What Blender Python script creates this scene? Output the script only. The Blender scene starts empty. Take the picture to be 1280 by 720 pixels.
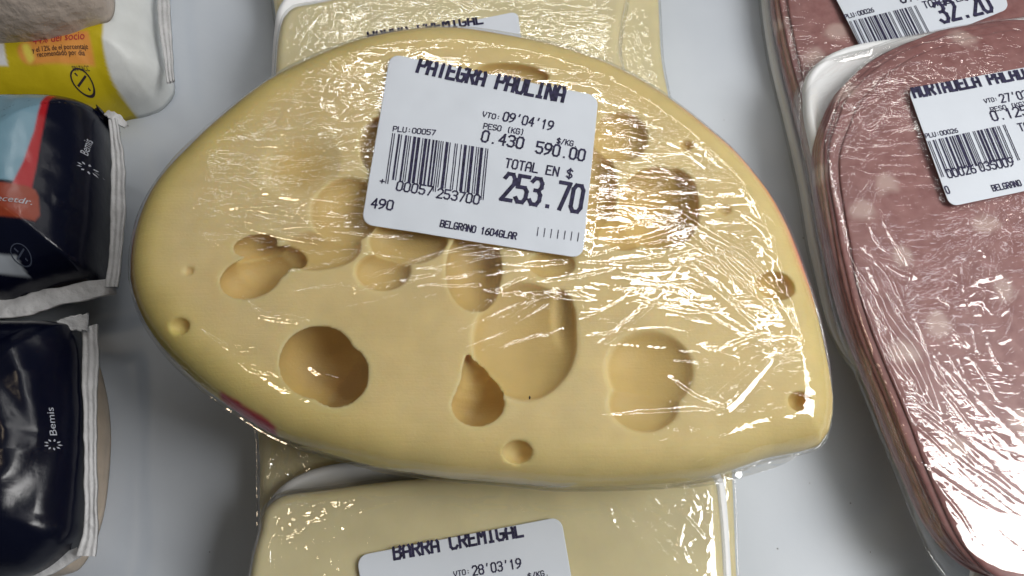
import bpy, math, random
import numpy as np
import openvdb
from mathutils import Vector
# 1 Blender unit = 1 cm (a tabletop close-up at its real size)
sc = bpy.context.scene
sc.unit_settings.system = 'METRIC'
sc.unit_settings.scale_length = 0.01
COL = sc.collection
rng = np.random.default_rng(7)
random.seed(7)

# ---------------------------------------------------------------- camera
TH = math.radians(20.0)
CAM = np.array([0.0, -10.55, 29.0])
LENS = 30.9
TAN = 18.0 / LENS
cd = bpy.data.cameras.new('camera'); cam = bpy.data.objects.new('camera', cd); COL.objects.link(cam)
cam.location = CAM; cam.rotation_euler = (TH, 0, 0)
cd.lens = LENS; cd.sensor_width = 36; cd.clip_start = 0.5; cd.clip_end = 2000
sc.camera = cam

# ---------------------------------------------------------------- light
w = bpy.data.worlds.new('World'); sc.world = w; w.use_nodes = True
bg = w.node_tree.nodes['Background']
bg.inputs['Color'].default_value = (0.80, 0.88, 1.0, 1); bg.inputs['Strength'].default_value = 0.07

def area(name, loc, target, sx, sy, power, color, spread=180):
    l = bpy.data.lights.new(name, 'AREA'); l.shape = 'RECTANGLE'; l.size = sx; l.size_y = sy
    l.energy = power; l.color = color; l.spread = math.radians(spread)
    o = bpy.data.objects.new(name, l); COL.objects.link(o); o.location = loc
    o.rotation_euler = (Vector(target) - Vector(loc)).to_track_quat('-Z', 'Y').to_euler()
    return o
area('key_ceiling_panel', (55, -12, 65), (17, -3, 4), 32, 42, 12500, (1.0, 0.99, 0.97), 72)
area('case_tube_lamp', (15, 13.5, 47), (8, 1, 4), 61, .8, 2700, (1.0, 0.985, 0.95), 110)
area('ceiling_tube_lamp', (0, 78, 150), (0, 0, 0), 120, 1.3, 4500, (0.92, 0.96, 1.0))
area('added_back_glint_light', (12, 40, 52), (6, 3, 4), 70, .7, 2000, (1.0, 0.98, 0.93), 130)  # added light with no known source, gives glints on the back bars' film
area('far_ceiling_lamp', (95, 60, 170), (0, 0, 0), 3, 120, 9000, (0.95, 0.97, 1.0))
area('warm_shop_lamp', (-23, 2, 62), (-6, -6, 0), 6, 4, 1700, (1.0, 0.80, 0.55))

sc.view_settings.view_transform = 'Standard'; sc.view_settings.look = 'None'
sc.view_settings.exposure = -0.2; sc.view_settings.gamma = 1.0
sc.cycles.max_bounces = 12; sc.cycles.transparent_max_bounces = 24
sc.cycles.caustics_reflective = False; sc.cycles.caustics_refractive = False

# ---------------------------------------------------------------- geometry helpers
CT, ST = math.cos(TH), math.sin(TH)
def raydir(px, py):
    u = (np.asarray(px, float) - 640) / 640 * TAN; v = (360 - np.asarray(py, float)) / 640 * TAN
    return np.stack([u, v * CT + ST, v * ST - CT], -1)
def P(px, py, z):
    """where the sight line through a photograph pixel meets the height z"""
    d = raydir(px, py); t = (z - CAM[2]) / d[..., 2]
    return (CAM + d * t[..., None])[..., :2]
def spline(pts, n, closed=True):
    p = np.asarray(pts, float); m = len(p); out = []
    if closed: idx = lambda i: i % m
    else: idx = lambda i: min(max(i, 0), m - 1)
    for i in range(m if closed else m - 1):
        p0, p1, p2, p3 = p[idx(i-1)], p[idx(i)], p[idx(i+1)], p[idx(i+2)]
        t = np.linspace(0, 1, 24, endpoint=False)[:, None]
        out.append(0.5*((2*p1)+(-p0+p2)*t+(2*p0-5*p1+4*p2-p3)*t**2+(-p0+3*p1-3*p2+p3)*t**3))
    q = np.concatenate(out + ([] if closed else [p[-1:]]))
    if closed: q = np.concatenate([q, q[:1]])
    s = np.r_[0, np.cumsum(np.hypot(*np.diff(q, axis=0).T))]
    tt = np.linspace(0, s[-1], n, endpoint=not closed)
    return np.stack([np.interp(tt, s, q[:, 0]), np.interp(tt, s, q[:, 1])], -1)
def normals2(o):
    t = np.roll(o, -1, 0) - np.roll(o, 1, 0); t /= np.linalg.norm(t, axis=1)[:, None] + 1e-9
    n = np.stack([t[:, 1], -t[:, 0]], -1)
    a = np.sum(o[:, 0]*np.roll(o[:, 1], -1) - np.roll(o[:, 0], -1)*o[:, 1])
    return n if a > 0 else -n
def offset(o, d): return o + normals2(o) * d
def outline(px, ztop, zbot, r, n=240):
    """world outline of a rounded slab whose silhouette runs through the given photograph pixels"""
    q = spline(px, n)
    if np.sum(q[:, 0]*np.roll(q[:, 1], -1) - np.roll(q[:, 0], -1)*q[:, 1]) > 0: q = q[::-1]
    a = P(q[:, 0], q[:, 1], ztop - r); b = P(q[:, 0], q[:, 1], zbot + r)
    nn = normals2(a); d = raydir(q[:, 0], q[:, 1]); tn = np.sum(d[:, :2]*nn, 1)/np.abs(d[:, 2])
    wt = np.clip((tn + 0.1)/0.2, 0, 1); wt = (wt*wt*(3-2*wt))[:, None]
    o = a*wt + b*(1-wt)
    o = o - normals2(o)*(r*(np.sqrt(1+tn*tn)-1))[:, None]
    return spline(o[::4], n)
def sdf2(o, X, Y, chunk=40000):
    x = X.ravel(); y = Y.ravel(); a = o; b = np.roll(o, -1, 0); e = b-a; el = np.sum(e*e, 1)+1e-12
    out = np.empty(x.size)
    for i in range(0, x.size, chunk):
        px = x[i:i+chunk, None]-a[:, 0]; py = y[i:i+chunk, None]-a[:, 1]
        t = np.clip((px*e[:, 0]+py*e[:, 1])/el, 0, 1)
        d = np.sqrt(np.min((px-t*e[:, 0])**2+(py-t*e[:, 1])**2, 1))
        yy = y[i:i+chunk, None]
        c = ((a[:, 1] > yy) != (b[:, 1] > yy)) & (px < (e[:, 0])*(yy-a[:, 1])/np.where(e[:, 1] == 0, 1e-9, e[:, 1]))
        out[i:i+chunk] = np.where(c.sum(1) % 2 == 1, -d, d)
    return out.reshape(X.shape)
class Raster:
    def __init__(s, x0, y0, x1, y1, h):
        s.x0, s.y0, s.h = x0, y0, h; s.nx = int((x1-x0)/h)+2; s.ny = int((y1-y0)/h)+2
        s.X, s.Y = np.meshgrid(x0+np.arange(s.nx)*h, y0+np.arange(s.ny)*h)
        s.A = np.zeros_like(s.X)
    def __call__(s, x, y, A=None):
        A = s.A if A is None else A
        fx = np.clip((x-s.x0)/s.h, 0, s.nx-1.001); fy = np.clip((y-s.y0)/s.h, 0, s.ny-1.001)
        i = fx.astype(int); j = fy.astype(int); u = fx-i; v = fy-j
        return (A[j, i]*(1-u)+A[j, i+1]*u)*(1-v)+(A[j+1, i]*(1-u)+A[j+1, i+1]*u)*v
def vnoise(X, Y, scale, seed=0):
    """smooth value noise, about -1..1"""
    r = np.random.default_rng(seed); G = r.uniform(-1, 1, (257, 257))
    fx = (X/scale+100.3) % 256; fy = (Y/scale+57.7) % 256
    i = fx.astype(int); j = fy.astype(int); u = fx-i; v = fy-j; u = u*u*(3-2*u); v = v*v*(3-2*v)
    i1 = (i+1) % 257; j1 = (j+1) % 257
    return (G[j, i]*(1-u)+G[j, i1]*u)*(1-v)+(G[j1, i]*(1-u)+G[j1, i1]*u)*v
def fbm(X, Y, scale, seed=0, o=4):
    s = 0; a = 1
    for k in range(o): s = s+a*vnoise(X, Y, scale/2**k, seed+k); a *= .5
    return s/1.6
def mesh_obj(name, V, F, mat, parent=None, smooth=True):
    me = bpy.data.meshes.new(name)
    V = np.asarray(V, np.float32)
    F = [f for f in F] if not isinstance(F, np.ndarray) else F
    if isinstance(F, np.ndarray):
        k = F.shape[1]
        me.vertices.add(len(V)); me.vertices.foreach_set('co', V.ravel())
        me.loops.add(F.size); me.loops.foreach_set('vertex_index', F.astype(np.int32).ravel())
        me.polygons.add(len(F)); me.polygons.foreach_set('loop_start', np.arange(0, F.size, k, dtype=np.int32))
        me.update(calc_edges=True); me.validate()
    else:
        me.from_pydata([tuple(v) for v in V], [], F)
    if smooth: me.polygons.foreach_set('use_smooth', np.ones(len(me.polygons), bool))
    me.update()
    o = bpy.data.objects.new(name, me); COL.objects.link(o)
    if mat: me.materials.append(mat)
    if parent: o.parent = parent
    return o
def set_color(o, rgb, name='tint'):
    a = o.data.color_attributes.new(name, 'FLOAT_COLOR', 'POINT')
    c = np.ones((len(o.data.vertices), 4), np.float32); c[:, :3] = rgb
    a.data.foreach_set('color', c.ravel())
def ringfaces(n, rings, close_last=False):
    i = np.arange(n); j = (i+1) % n; F = []
    for k in range(rings-1):
        a = k*n; b = a+n
        F.append(np.stack([a+i, b+i, b+j, a+j], -1))
    return np.concatenate(F)
def centers(o):
    m = o.mean(0); q = o-m; wv, ev = np.linalg.eigh(q.T@q); ax = ev[:, 1]; bx = ev[:, 0]
    L = np.abs(q@ax).max(); W = np.abs(q@bx).max(); a = max(0, (L-W)*0.75)
    return m + np.clip((q@ax)*0.75, -a, a)[:, None]*ax
def polar(o, tops, zfun, zbot_fun=None, side=3, power=1.4):
    """closed body from an outline: top surface z=zfun(x,y), side wall and underside z=zbot_fun"""
    n = len(o); c = centers(o); V = []
    for t in np.linspace(0, 1, tops):
        s = 1-(1-t)**power; p = c+s*(o-c); V.append(np.c_[p, zfun(p[:, 0], p[:, 1])])
    zt = V[-1][:, 2]; rings = tops
    if zbot_fun is not None:
        zb = zbot_fun(o[:, 0], o[:, 1])
        for k in range(1, side+1):
            V.append(np.c_[o, zt+(zb-zt)*k/side]); rings += 1
        for s in (.97, .9, .6, 0):
            p = c+s*(o-c); V.append(np.c_[p, zbot_fun(p[:, 0], p[:, 1])]); rings += 1
    return np.concatenate(V), ringfaces(n, rings)[:, ::-1]
def empty(name, loc, label, cat, group=None):
    o = bpy.data.objects.new(name, None); COL.objects.link(o); o.location = loc; o.empty_display_size = 1
    o['label'] = label; o['category'] = cat
    if group: o['group'] = group
    return o
def adopt(parent, objs):
    """parts were built in world centimetres: move them into the parent's frame"""
    from mathutils import Matrix
    for o in objs:
        o.data.transform(Matrix.Translation(-Vector(parent.location)))
        if o.parent is None: o.parent = parent

# ---------------------------------------------------------------- materials
def nt(name):
    m = bpy.data.materials.new(name); m.use_nodes = True; t = m.node_tree; t.nodes.clear()
    out = t.nodes.new('ShaderNodeOutputMaterial'); return m, t, out
def N(t, kind, **kw):
    n = t.nodes.new(kind)
    for k, v in kw.items():
        if k.startswith('_'): setattr(n, k[1:], v)
        else: n.inputs[k.replace('__', ' ')].default_value = v
    return n
def principled(name, col, rough=.5, spec=.5, sss=0, sssr=(1, .5, .2), ssss=.4, bump=None, attr=None, noise=None, coat=0, trans=0):
    m, t, out = nt(name); b = N(t, 'ShaderNodeBsdfPrincipled'); t.links.new(b.outputs[0], out.inputs[0])
    b.inputs['Base Color'].default_value = (*col, 1); b.inputs['Roughness'].default_value = rough
    b.inputs['Specular IOR Level'].default_value = spec
    b.inputs['Subsurface Weight'].default_value = sss; b.inputs['Subsurface Radius'].default_value = sssr
    b.inputs['Subsurface Scale'].default_value = ssss; b.inputs['Coat Weight'].default_value = coat
    b.inputs['Coat Roughness'].default_value = .08
    tc = N(t, 'ShaderNodeTexCoord')
    src = None
    if attr:
        a = N(t, 'ShaderNodeVertexColor', _layer_name=attr); src = a.outputs[0]
        t.links.new(src, b.inputs['Base Color'])
    if noise:
        sc_, lo, hi = noise; nz = N(t, 'ShaderNodeTexNoise', Scale=sc_, Detail=5.0)
        t.links.new(tc.outputs['Object'], nz.inputs['Vector'])
        mr = N(t, 'ShaderNodeMapRange'); mr.inputs[1].default_value = .3; mr.inputs[2].default_value = .7
        mr.inputs[3].default_value = lo; mr.inputs[4].default_value = hi
        t.links.new(nz.outputs[0], mr.inputs[0])
        mx = N(t, 'ShaderNodeMix', _data_type='RGBA', _blend_type='MULTIPLY'); mx.inputs[0].default_value = 1
        if src: t.links.new(src, mx.inputs[6])
        else: mx.inputs[6].default_value = (*col, 1)
        t.links.new(mr.outputs[0], mx.inputs[7]); t.links.new(mx.outputs[2], b.inputs['Base Color'])
    if bump:
        sc_, st, dist = bump; nz = N(t, 'ShaderNodeTexNoise', Scale=sc_, Detail=4.0)
        t.links.new(tc.outputs['Object'], nz.inputs['Vector'])
        bp = N(t, 'ShaderNodeBump', Strength=st, Distance=dist); t.links.new(nz.outputs[0], bp.inputs['Height'])
        t.links.new(bp.outputs[0], b.inputs['Normal'])
    return m
def film_material(name, gain=1.8, haze=.04, rough=.035, bump=.10):
    """thin clear film: see-through, with Fresnel reflection; milky only where it is crumpled"""
    m, t, out = nt(name)
    tc = N(t, 'ShaderNodeTexCoord')
    mp = N(t, 'ShaderNodeMapping'); mp.inputs['Rotation'].default_value = (0, 0, .5); mp.inputs['Scale'].default_value = (1.0, 3.2, 1)
    t.links.new(tc.outputs['Object'], mp.inputs[0])
    nz = N(t, 'ShaderNodeTexNoise', Scale=1.3, Detail=3.0, Distortion=.8); t.links.new(mp.outputs[0], nz.inputs['Vector'])
    bp = N(t, 'ShaderNodeBump', Strength=bump, Distance=.12); t.links.new(nz.outputs[0], bp.inputs['Height'])
    fr = N(t, 'ShaderNodeLayerWeight', Blend=.5); t.links.new(bp.outputs[0], fr.inputs['Normal'])
    pw = N(t, 'ShaderNodeMath', _operation='POWER'); t.links.new(fr.outputs['Facing'], pw.inputs[0]); pw.inputs[1].default_value = 4.0
    mu = N(t, 'ShaderNodeMath', _operation='MULTIPLY_ADD', _use_clamp=True); t.links.new(pw.outputs[0], mu.inputs[0]); mu.inputs[1].default_value = .30; mu.inputs[2].default_value = .072*gain
    tr = N(t, 'ShaderNodeBsdfTransparent', Color=(.985, .985, .98, 1))
    gl = N(t, 'ShaderNodeBsdfGlossy', Roughness=rough); t.links.new(bp.outputs[0], gl.inputs['Normal'])
    df = N(t, 'ShaderNodeBsdfDiffuse', Color=(.85, .87, .9, 1))
    at = N(t, 'ShaderNodeVertexColor', _layer_name='crumple'); sep = N(t, 'ShaderNodeSeparateColor'); t.links.new(at.outputs[0], sep.inputs[0])
    hz = N(t, 'ShaderNodeMath', _operation='MULTIPLY', _use_clamp=True); t.links.new(sep.outputs[0], hz.inputs[0]); hz.inputs[1].default_value = haze
    m1 = N(t, 'ShaderNodeMixShader'); t.links.new(hz.outputs[0], m1.inputs[0]); t.links.new(tr.outputs[0], m1.inputs[1]); t.links.new(df.outputs[0], m1.inputs[2])
    m2 = N(t, 'ShaderNodeMixShader'); t.links.new(mu.outputs[0], m2.inputs[0]); t.links.new(m1.outputs[0], m2.inputs[1]); t.links.new(gl.outputs[0], m2.inputs[2])
    t.links.new(m2.outputs[0], out.inputs[0])
    return m
M_cheese = principled('holey_cheese', (.7, .55, .25), .5, .25, .45, (1, .66, .28), .65, (14, .35, .02), 'tint', (1.1, .93, 1.05))
_t = M_cheese.node_tree   # knife drag marks on the cut face
_bp = [n for n in _t.nodes if n.type == 'BUMP'][0]; _tc = [n for n in _t.nodes if n.type == 'TEX_COORD'][0]
_mp = N(_t, 'ShaderNodeMapping'); _mp.inputs['Rotation'].default_value = (0, 0, .25); _mp.inputs['Scale'].default_value = (.35, 6.0, 1)
_t.links.new(_tc.outputs['Object'], _mp.inputs[0]); _nz = N(_t, 'ShaderNodeTexNoise', Scale=1.6, Detail=5.0, Roughness=.6); _t.links.new(_mp.outputs[0], _nz.inputs['Vector'])
_b2 = N(_t, 'ShaderNodeBump', Strength=.30, Distance=.03); _t.links.new(_nz.outputs[0], _b2.inputs['Height']); _t.links.new(_b2.outputs[0], _bp.inputs['Normal'])
M_bar = principled('cream_cheese_block', (.78, .69, .41), .42, .3, .35, (1, .7, .3), .4, (5, .12, .03), None, (.8, .93, 1.05))
M_foam = principled('white_foam', (.82, .83, .84), .55, .4, .1, (1, 1, 1), .1, (45, .25, .02))
M_film = film_material('cling_film')
M_film_meat = film_material('cling_film_tight', 1.5, .025, .045, .12)
M_paper = principled('label_paper', (.62, .66, .72), .55, .35, bump=(30, .04, .01), noise=(.6, .97, 1.03))
M_ink = principled('label_ink', (.022, .020, .045), .6, .2, noise=(9, .6, 2.2))
M_bag = principled('printed_pouch', (.5, .5, .5), .24, .42, attr='tint', bump=(1.3, .2, .12))
M_softbag = principled('soft_bag', (.5, .5, .5), .45, .4, attr='tint', bump=(1.1, .3, .14), noise=(1.1, .93, 1.04))
M_seal = principled('white_pouch_seal', (.60, .60, .61), .42, .5, bump=(5, .5, .12), noise=(2, .85, 1.05))
M_white_print = principled('pale_pouch_print', (.40, .42, .46), .5, .3)
M_dark_print = principled('dark_pouch_print', (.03, .02, .03), .5, .3)
M_red_print = principled('red_pouch_print', (.45, .03, .05), .5, .3)
M_beige = principled('beige_package', (.52, .43, .34), .5, .4, .1, bump=(4, .3, .1), noise=(1.5, .85, 1.1))
M_cream_wrap = principled('cream_wrapper', (.50, .42, .36), .35, .5, bump=(1.8, .6, .25), noise=(1.3, .8, 1.1))
M_speck = principled('dark_seed', (.02, .01, .01), .5)

def mortadella_material():
    m, t, out = nt('mortadella'); b = N(t, 'ShaderNodeBsdfPrincipled', Roughness=.36); t.links.new(b.outputs[0], out.inputs[0])
    b.inputs['Subsurface Weight'].default_value = .2; b.inputs['Subsurface Radius'].default_value = (1, .35, .25); b.inputs['Subsurface Scale'].default_value = .3
    tc = N(t, 'ShaderNodeTexCoord')
    n0 = N(t, 'ShaderNodeTexNoise', Scale=1.3, Detail=3.0); t.links.new(tc.outputs['Object'], n0.inputs['Vector'])
    ad = N(t, 'ShaderNodeVectorMath', _operation='MULTIPLY_ADD'); t.links.new(n0.outputs['Color'], ad.inputs[0]); ad.inputs[1].default_value = (.7, .7, .7); t.links.new(tc.outputs['Object'], ad.inputs[2])
    v = N(t, 'ShaderNodeTexVoronoi', _voronoi_dimensions='2D', Scale=.38, Randomness=1.0); t.links.new(ad.outputs[0], v.inputs['Vector'])
    r = N(t, 'ShaderNodeMapRange'); r.interpolation_type = 'SMOOTHSTEP'
    for i, x in enumerate((.07, .21, 1, 0)): r.inputs[i+1].default_value = x
    t.links.new(v.outputs['Distance'], r.inputs[0])
    n1 = N(t, 'ShaderNodeTexNoise', Scale=2.2, Detail=6.0, Roughness=.6); t.links.new(tc.outputs['Object'], n1.inputs['Vector'])
    cr = N(t, 'ShaderNodeValToRGB'); cr.color_ramp.elements[0].position = .32; cr.color_ramp.elements[1].position = .72
    cr.color_ramp.elements[0].color = (.25, .105, .10, 1); cr.color_ramp.elements[1].color = (.37, .185, .175, 1)
    t.links.new(n1.outputs[0], cr.inputs[0])
    mx = N(t, 'ShaderNodeMix', _data_type='RGBA'); mx.inputs[7].default_value = (.62, .47, .42, 1)
    mu = N(t, 'ShaderNodeMath', _operation='MULTIPLY'); t.links.new(r.outputs[0], mu.inputs[0]); mu.inputs[1].default_value = .62
    t.links.new(mu.outputs[0], mx.inputs[0]); t.links.new(cr.outputs[0], mx.inputs[6])
    t.links.new(mx.outputs[2], b.inputs['Base Color'])
    bp = N(t, 'ShaderNodeBump', Strength=.15, Distance=.05); t.links.new(n1.outputs[0], bp.inputs['Height']); t.links.new(bp.outputs[0], b.inputs['Normal'])
    return m
M_mort = mortadella_material()

def shelf_material():
    m, t, out = nt('shelf_enamel'); b = N(t, 'ShaderNodeBsdfPrincipled', Roughness=.38); t.links.new(b.outputs[0], out.inputs[0]); b.inputs['Specular IOR Level'].default_value = .3
    tc = N(t, 'ShaderNodeTexCoord')
    n0 = N(t, 'ShaderNodeTexNoise', Scale=.12, Detail=6.0); t.links.new(tc.outputs['Object'], n0.inputs['Vector'])
    cr = N(t, 'ShaderNodeValToRGB'); cr.color_ramp.elements[0].position = .35; cr.color_ramp.elements[1].position = .62
    cr.color_ramp.elements[0].color = (.50, .54, .60, 1); cr.color_ramp.elements[1].color = (.58, .62, .675, 1)
    t.links.new(n0.outputs[0], cr.inputs[0])
    v = N(t, 'ShaderNodeTexVoronoi', Scale=.55); t.links.new(tc.outputs['Object'], v.inputs['Vector'])
    n3 = N(t, 'ShaderNodeTexNoise', Scale=.9, Detail=1.0); t.links.new(tc.outputs['Object'], n3.inputs['Vector'])
    th = N(t, 'ShaderNodeMath', _operation='MULTIPLY'); t.links.new(n3.outputs[0], th.inputs[0]); th.inputs[1].default_value = .05
    lt = N(t, 'ShaderNodeMath', _operation='LESS_THAN'); t.links.new(v.outputs['Distance'], lt.inputs[0]); t.links.new(th.outputs[0], lt.inputs[1])
    ml = N(t, 'ShaderNodeMath', _operation='MULTIPLY'); t.links.new(lt.outputs[0], ml.inputs[0]); ml.inputs[1].default_value = .55
    mx = N(t, 'ShaderNodeMix', _data_type='RGBA'); mx.inputs[7].default_value = (.16, .15, .14, 1)
    t.links.new(ml.outputs[0], mx.inputs[0]); t.links.new(cr.outputs[0], mx.inputs[6]); t.links.new(mx.outputs[2], b.inputs['Base Color'])
    n2 = N(t, 'ShaderNodeTexNoise', Scale=2.5, Detail=8.0, Roughness=.65); t.links.new(tc.outputs['Object'], n2.inputs['Vector'])
    bp = N(t, 'ShaderNodeBump', Strength=.10, Distance=.05); t.links.new(n2.outputs[0], bp.inputs['Height']); t.links.new(bp.outputs[0], b.inputs['Normal'])
    mr = N(t, 'ShaderNodeMapRange'); mr.inputs[3].default_value = .42; mr.inputs[4].default_value = .6; t.links.new(n2.outputs[0], mr.inputs[0]); t.links.new(mr.outputs[0], b.inputs['Roughness'])
    return m
M_shelf = shelf_material()

# ---------------------------------------------------------------- setting
sh = mesh_obj('shelf', [(-120, -90, 0), (120, -90, 0), (120, 110, 0), (-120, 110, 0), (-120, -90, -1.5), (120, -90, -1.5), (120, 110, -1.5), (-120, 110, -1.5)],
              [(0, 1, 2, 3), (7, 6, 5, 4), (0, 4, 5, 1), (1, 5, 6, 2), (2, 6, 7, 3), (3, 7, 4, 0)], M_shelf, smooth=False)
sh['kind'] = 'structure'; sh['label'] = 'pale grey enamelled shelf under all the packs'

CRV = []; CRF = []
for (cx_, cy_, r_) in ((1063,629,.05),(972,686,.045),(1012,604,.03),(935,205,.03),(905,150,.025),(262,690,.03),(188,330,.03),(1088,690,.03)):
    r_ *= .6; q_ = P(cx_, cy_, 0); k_ = len(CRV)
    for j_ in range(6): CRV.append((q_[0]+r_*math.cos(j_*1.047)*random.uniform(.6, 1.3), q_[1]+r_*math.sin(j_*1.047)*random.uniform(.6, 1.3), .002))
    CRV.append((q_[0], q_[1], r_*.9)); CRF += [(k_+j_, k_+(j_+1) % 6, k_+6) for j_ in range(6)]
crumbs = mesh_obj('crumbs', CRV, CRF, principled('crumb', (.10, .085, .07), .7)); crumbs['kind'] = 'stuff'
crumbs['label'] = 'tiny dark crumbs scattered on the bare parts of the shelf'; crumbs['category'] = 'crumbs'
# ---------------------------------------------------------------- rounded slab shape functions
class Slab:
    def __init__(s, o, ztop, zbot, r, h=.08, dome=0.0):
        s.o, s.zt, s.zb, s.r, s.dome = o, ztop, zbot, r, dome
        lo = o.min(0)-1; hi = o.max(0)+1; s.R = Raster(lo[0], lo[1], hi[0], hi[1], h)
        s.D = sdf2(o[::2], s.R.X, s.R.Y)
        gy, gx = np.gradient(s.D, h); g = np.hypot(gx, gy)+1e-6; s.gx = gx/g; s.gy = gy/g
        s.bend = None
    def d(s, x, y): return s.R(x, y, s.D)
    def top(s, x, y, lift=0):
        dd = np.clip(-s.d(x, y), 0, s.r); e = s.r-dd
        z = s.zt-s.r+np.sqrt(np.clip(s.r**2-e*e, 0, None))+lift
        if s.bend is not None: z = z+s.bend(x, y)
        return z
    def bot(s, x, y, lift=0):
        dd = np.clip(-s.d(x, y), 0, s.r); e = s.r-dd
        return s.zb+s.r-np.sqrt(np.clip(s.r**2-e*e, 0, None))-lift
    def nxy(s, x, y):
        dd = np.clip(-s.d(x, y), 0, s.r); k = (s.r-dd)/s.r
        return s.R(x, y, s.gx)*k, s.R(x, y, s.gy)*k, np.sqrt(np.clip(1-k*k, 0, 1))

# wrinkles: real ridges in the film, given as strokes
def strokes_from(specs, zplane, seed, dens=1.0):
    """specs: (px, py, spread_x, spread_y, angle, angle_jitter, len_lo, len_hi, count, height, width)"""
    r = np.random.default_rng(seed); out = []
    for (cx, cy, sx, sy, an, aj, l0, l1, cnt, hh, ww) in specs:
        for _ in range(int(cnt*dens)):
            x = cx+r.normal()*sx*.6; y = cy+r.normal()*sy*.6
            a = math.radians(an+r.normal()*aj); L = r.uniform(l0, l1)*(r.uniform(.5, 1)); k = r.normal()*.12
            t = np.linspace(-.5, .5, 7)*L; c, s_ = math.cos(a), math.sin(a)
            b = k*L*(4*(t/L)**2-1)*.3+.02*L*math.sin(r.uniform(0, 6))*np.sin(t/L*6)
            q = P(x+t*c-b*s_, y+t*s_+b*c, zplane)
            big = r.choice([.45, .8, 1.3, 2.0], p=[.35, .35, .2, .1]); out.append((q, hh*.62*big, ww*r.uniform(.75, 1.35)*(1+.25*big)))
    return out
def strokes_px(lst, zplane):
    return [(P(*np.array(spline(p, 16, False)).T, zplane), h*.7, w_*1.6) for p, h, w_ in lst]
def burn(R, strokes):
    H = np.zeros_like(R.X)
    for q, h, w_ in strokes:
        n = len(q)
        lo = q.min(0)-4*w_; hi = q.max(0)+4*w_
        i0 = max(0, int((lo[0]-R.x0)/R.h)); i1 = min(R.nx, int((hi[0]-R.x0)/R.h)+2)
        j0 = max(0, int((lo[1]-R.y0)/R.h)); j1 = min(R.ny, int((hi[1]-R.y0)/R.h)+2)
        if i1 <= i0 or j1 <= j0: continue
        X = R.X[j0:j1, i0:i1]; Y = R.Y[j0:j1, i0:i1]
        best = np.full(X.shape, 1e9); tb = np.zeros(X.shape)
        for k in range(n-1):
            a = q[k]; e = q[k+1]-a; el = e@e+1e-12
            t = np.clip(((X-a[0])*e[0]+(Y-a[1])*e[1])/el, 0, 1)
            d2 = (X-a[0]-t*e[0])**2+(Y-a[1]-t*e[1])**2
            m = d2 < best; best = np.where(m, d2, best); tb = np.where(m, (k+t)/(n-1), tb)
        env = np.clip(np.sin(np.pi*np.clip(tb, 0, 1)), 0, 1)**.6
        H[j0:j1, i0:i1] += h*env*np.exp(-best/(2*w_*w_))
    return H
def blur(A, k):
    for ax in (0, 1):
        for _ in range(2):
            c = np.cumsum(np.concatenate([np.repeat(np.take(A, [0], ax), k, ax), A, np.repeat(np.take(A, [-1], ax), k, ax)], ax), ax)
            n = A.shape[ax]
            A = (np.take(c, range(2*k, 2*k+n), ax)-np.take(c, range(0, n), ax))/(2*k)
    return A
def build_film(slab, strokes, n=900, tops=190, side=14, lift=.05, mat=None, damp=(), base_amp=.03, base_scale=1.6, seed=3, step=.025, fine=0.0, gather=0.0):
    o = offset(slab.o, .05); o = spline(o, n)
    lo = o.min(0)-.3; hi = o.max(0)+.3; R = Raster(lo[0], lo[1], hi[0], hi[1], step)
    H = burn(R, strokes)
    crum = np.clip(blur(np.abs(np.gradient(H, step)[0])+np.abs(np.gradient(H, step)[1]), 12)*4.0, 0, 1)
    H = H + base_amp*fbm(R.X, R.Y, base_scale, seed, 2)
    if fine: H = H + fine*crum*fbm(R.X+.35*fbm(R.X, R.Y, .5, seed+9, 2), R.Y, .22, seed+5, 2)
    for (poly, depth) in damp:
        d = sdf2(poly, R.X, R.Y); k = np.clip(d/.25, 0, 1); H = H*k; crum = crum*k
    # regular crinkles that run round the side wall
    c = centers(o); V = []; CR = []
    for t in np.linspace(0, 1, tops):
        s = 1-(1-t)**1.35; p = c+s*(o-c); x, y = p.T
        nx, ny, nz = slab.nxy(x, y); h = R(x, y, H)+lift
        V.append(np.c_[x+nx*h, y+ny*h, slab.top(x, y)+nz*h]); CR.append(R(x, y, crum))
    zt = slab.top(*o.T); zb = slab.bot(*o.T); nn = normals2(o)
    arc = np.arange(n)/n*np.sum(np.hypot(*np.diff(np.r_[o, o[:1]], axis=0).T))
    for k in range(1, side+1):
        f = k/side; hh = R(*o.T, H)*(1-f)+lift+gather*np.abs(fbm(arc, np.full(n, f*1.3), .25, seed+20, 2))*math.sin(math.pi*f)
        zz = zt+(zb-zt)*f; tp = getattr(slab, 'taper', 0)*np.clip(6.8-zz, 0, 9)
        V.append(np.c_[o+nn*(hh-tp)[:, None], zz]); CR.append(np.full(n, .1))
    for s in (.98, .94, .85, .5, 0):
        p = c+s*(o-c)*(1-.8*getattr(slab, 'taper', 0)/5); V.append(np.c_[p, slab.bot(*p.T)-.004]); CR.append(np.zeros(n))
    V = np.concatenate(V); CR = np.concatenate(CR); rings = len(V)//n
    ob = mesh_obj('cling_film', V, ringfaces(n, rings)[:, ::-1], mat or M_film)
    set_color(ob, CR[:, None].repeat(3, 1), 'crumple')
    return ob

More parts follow.
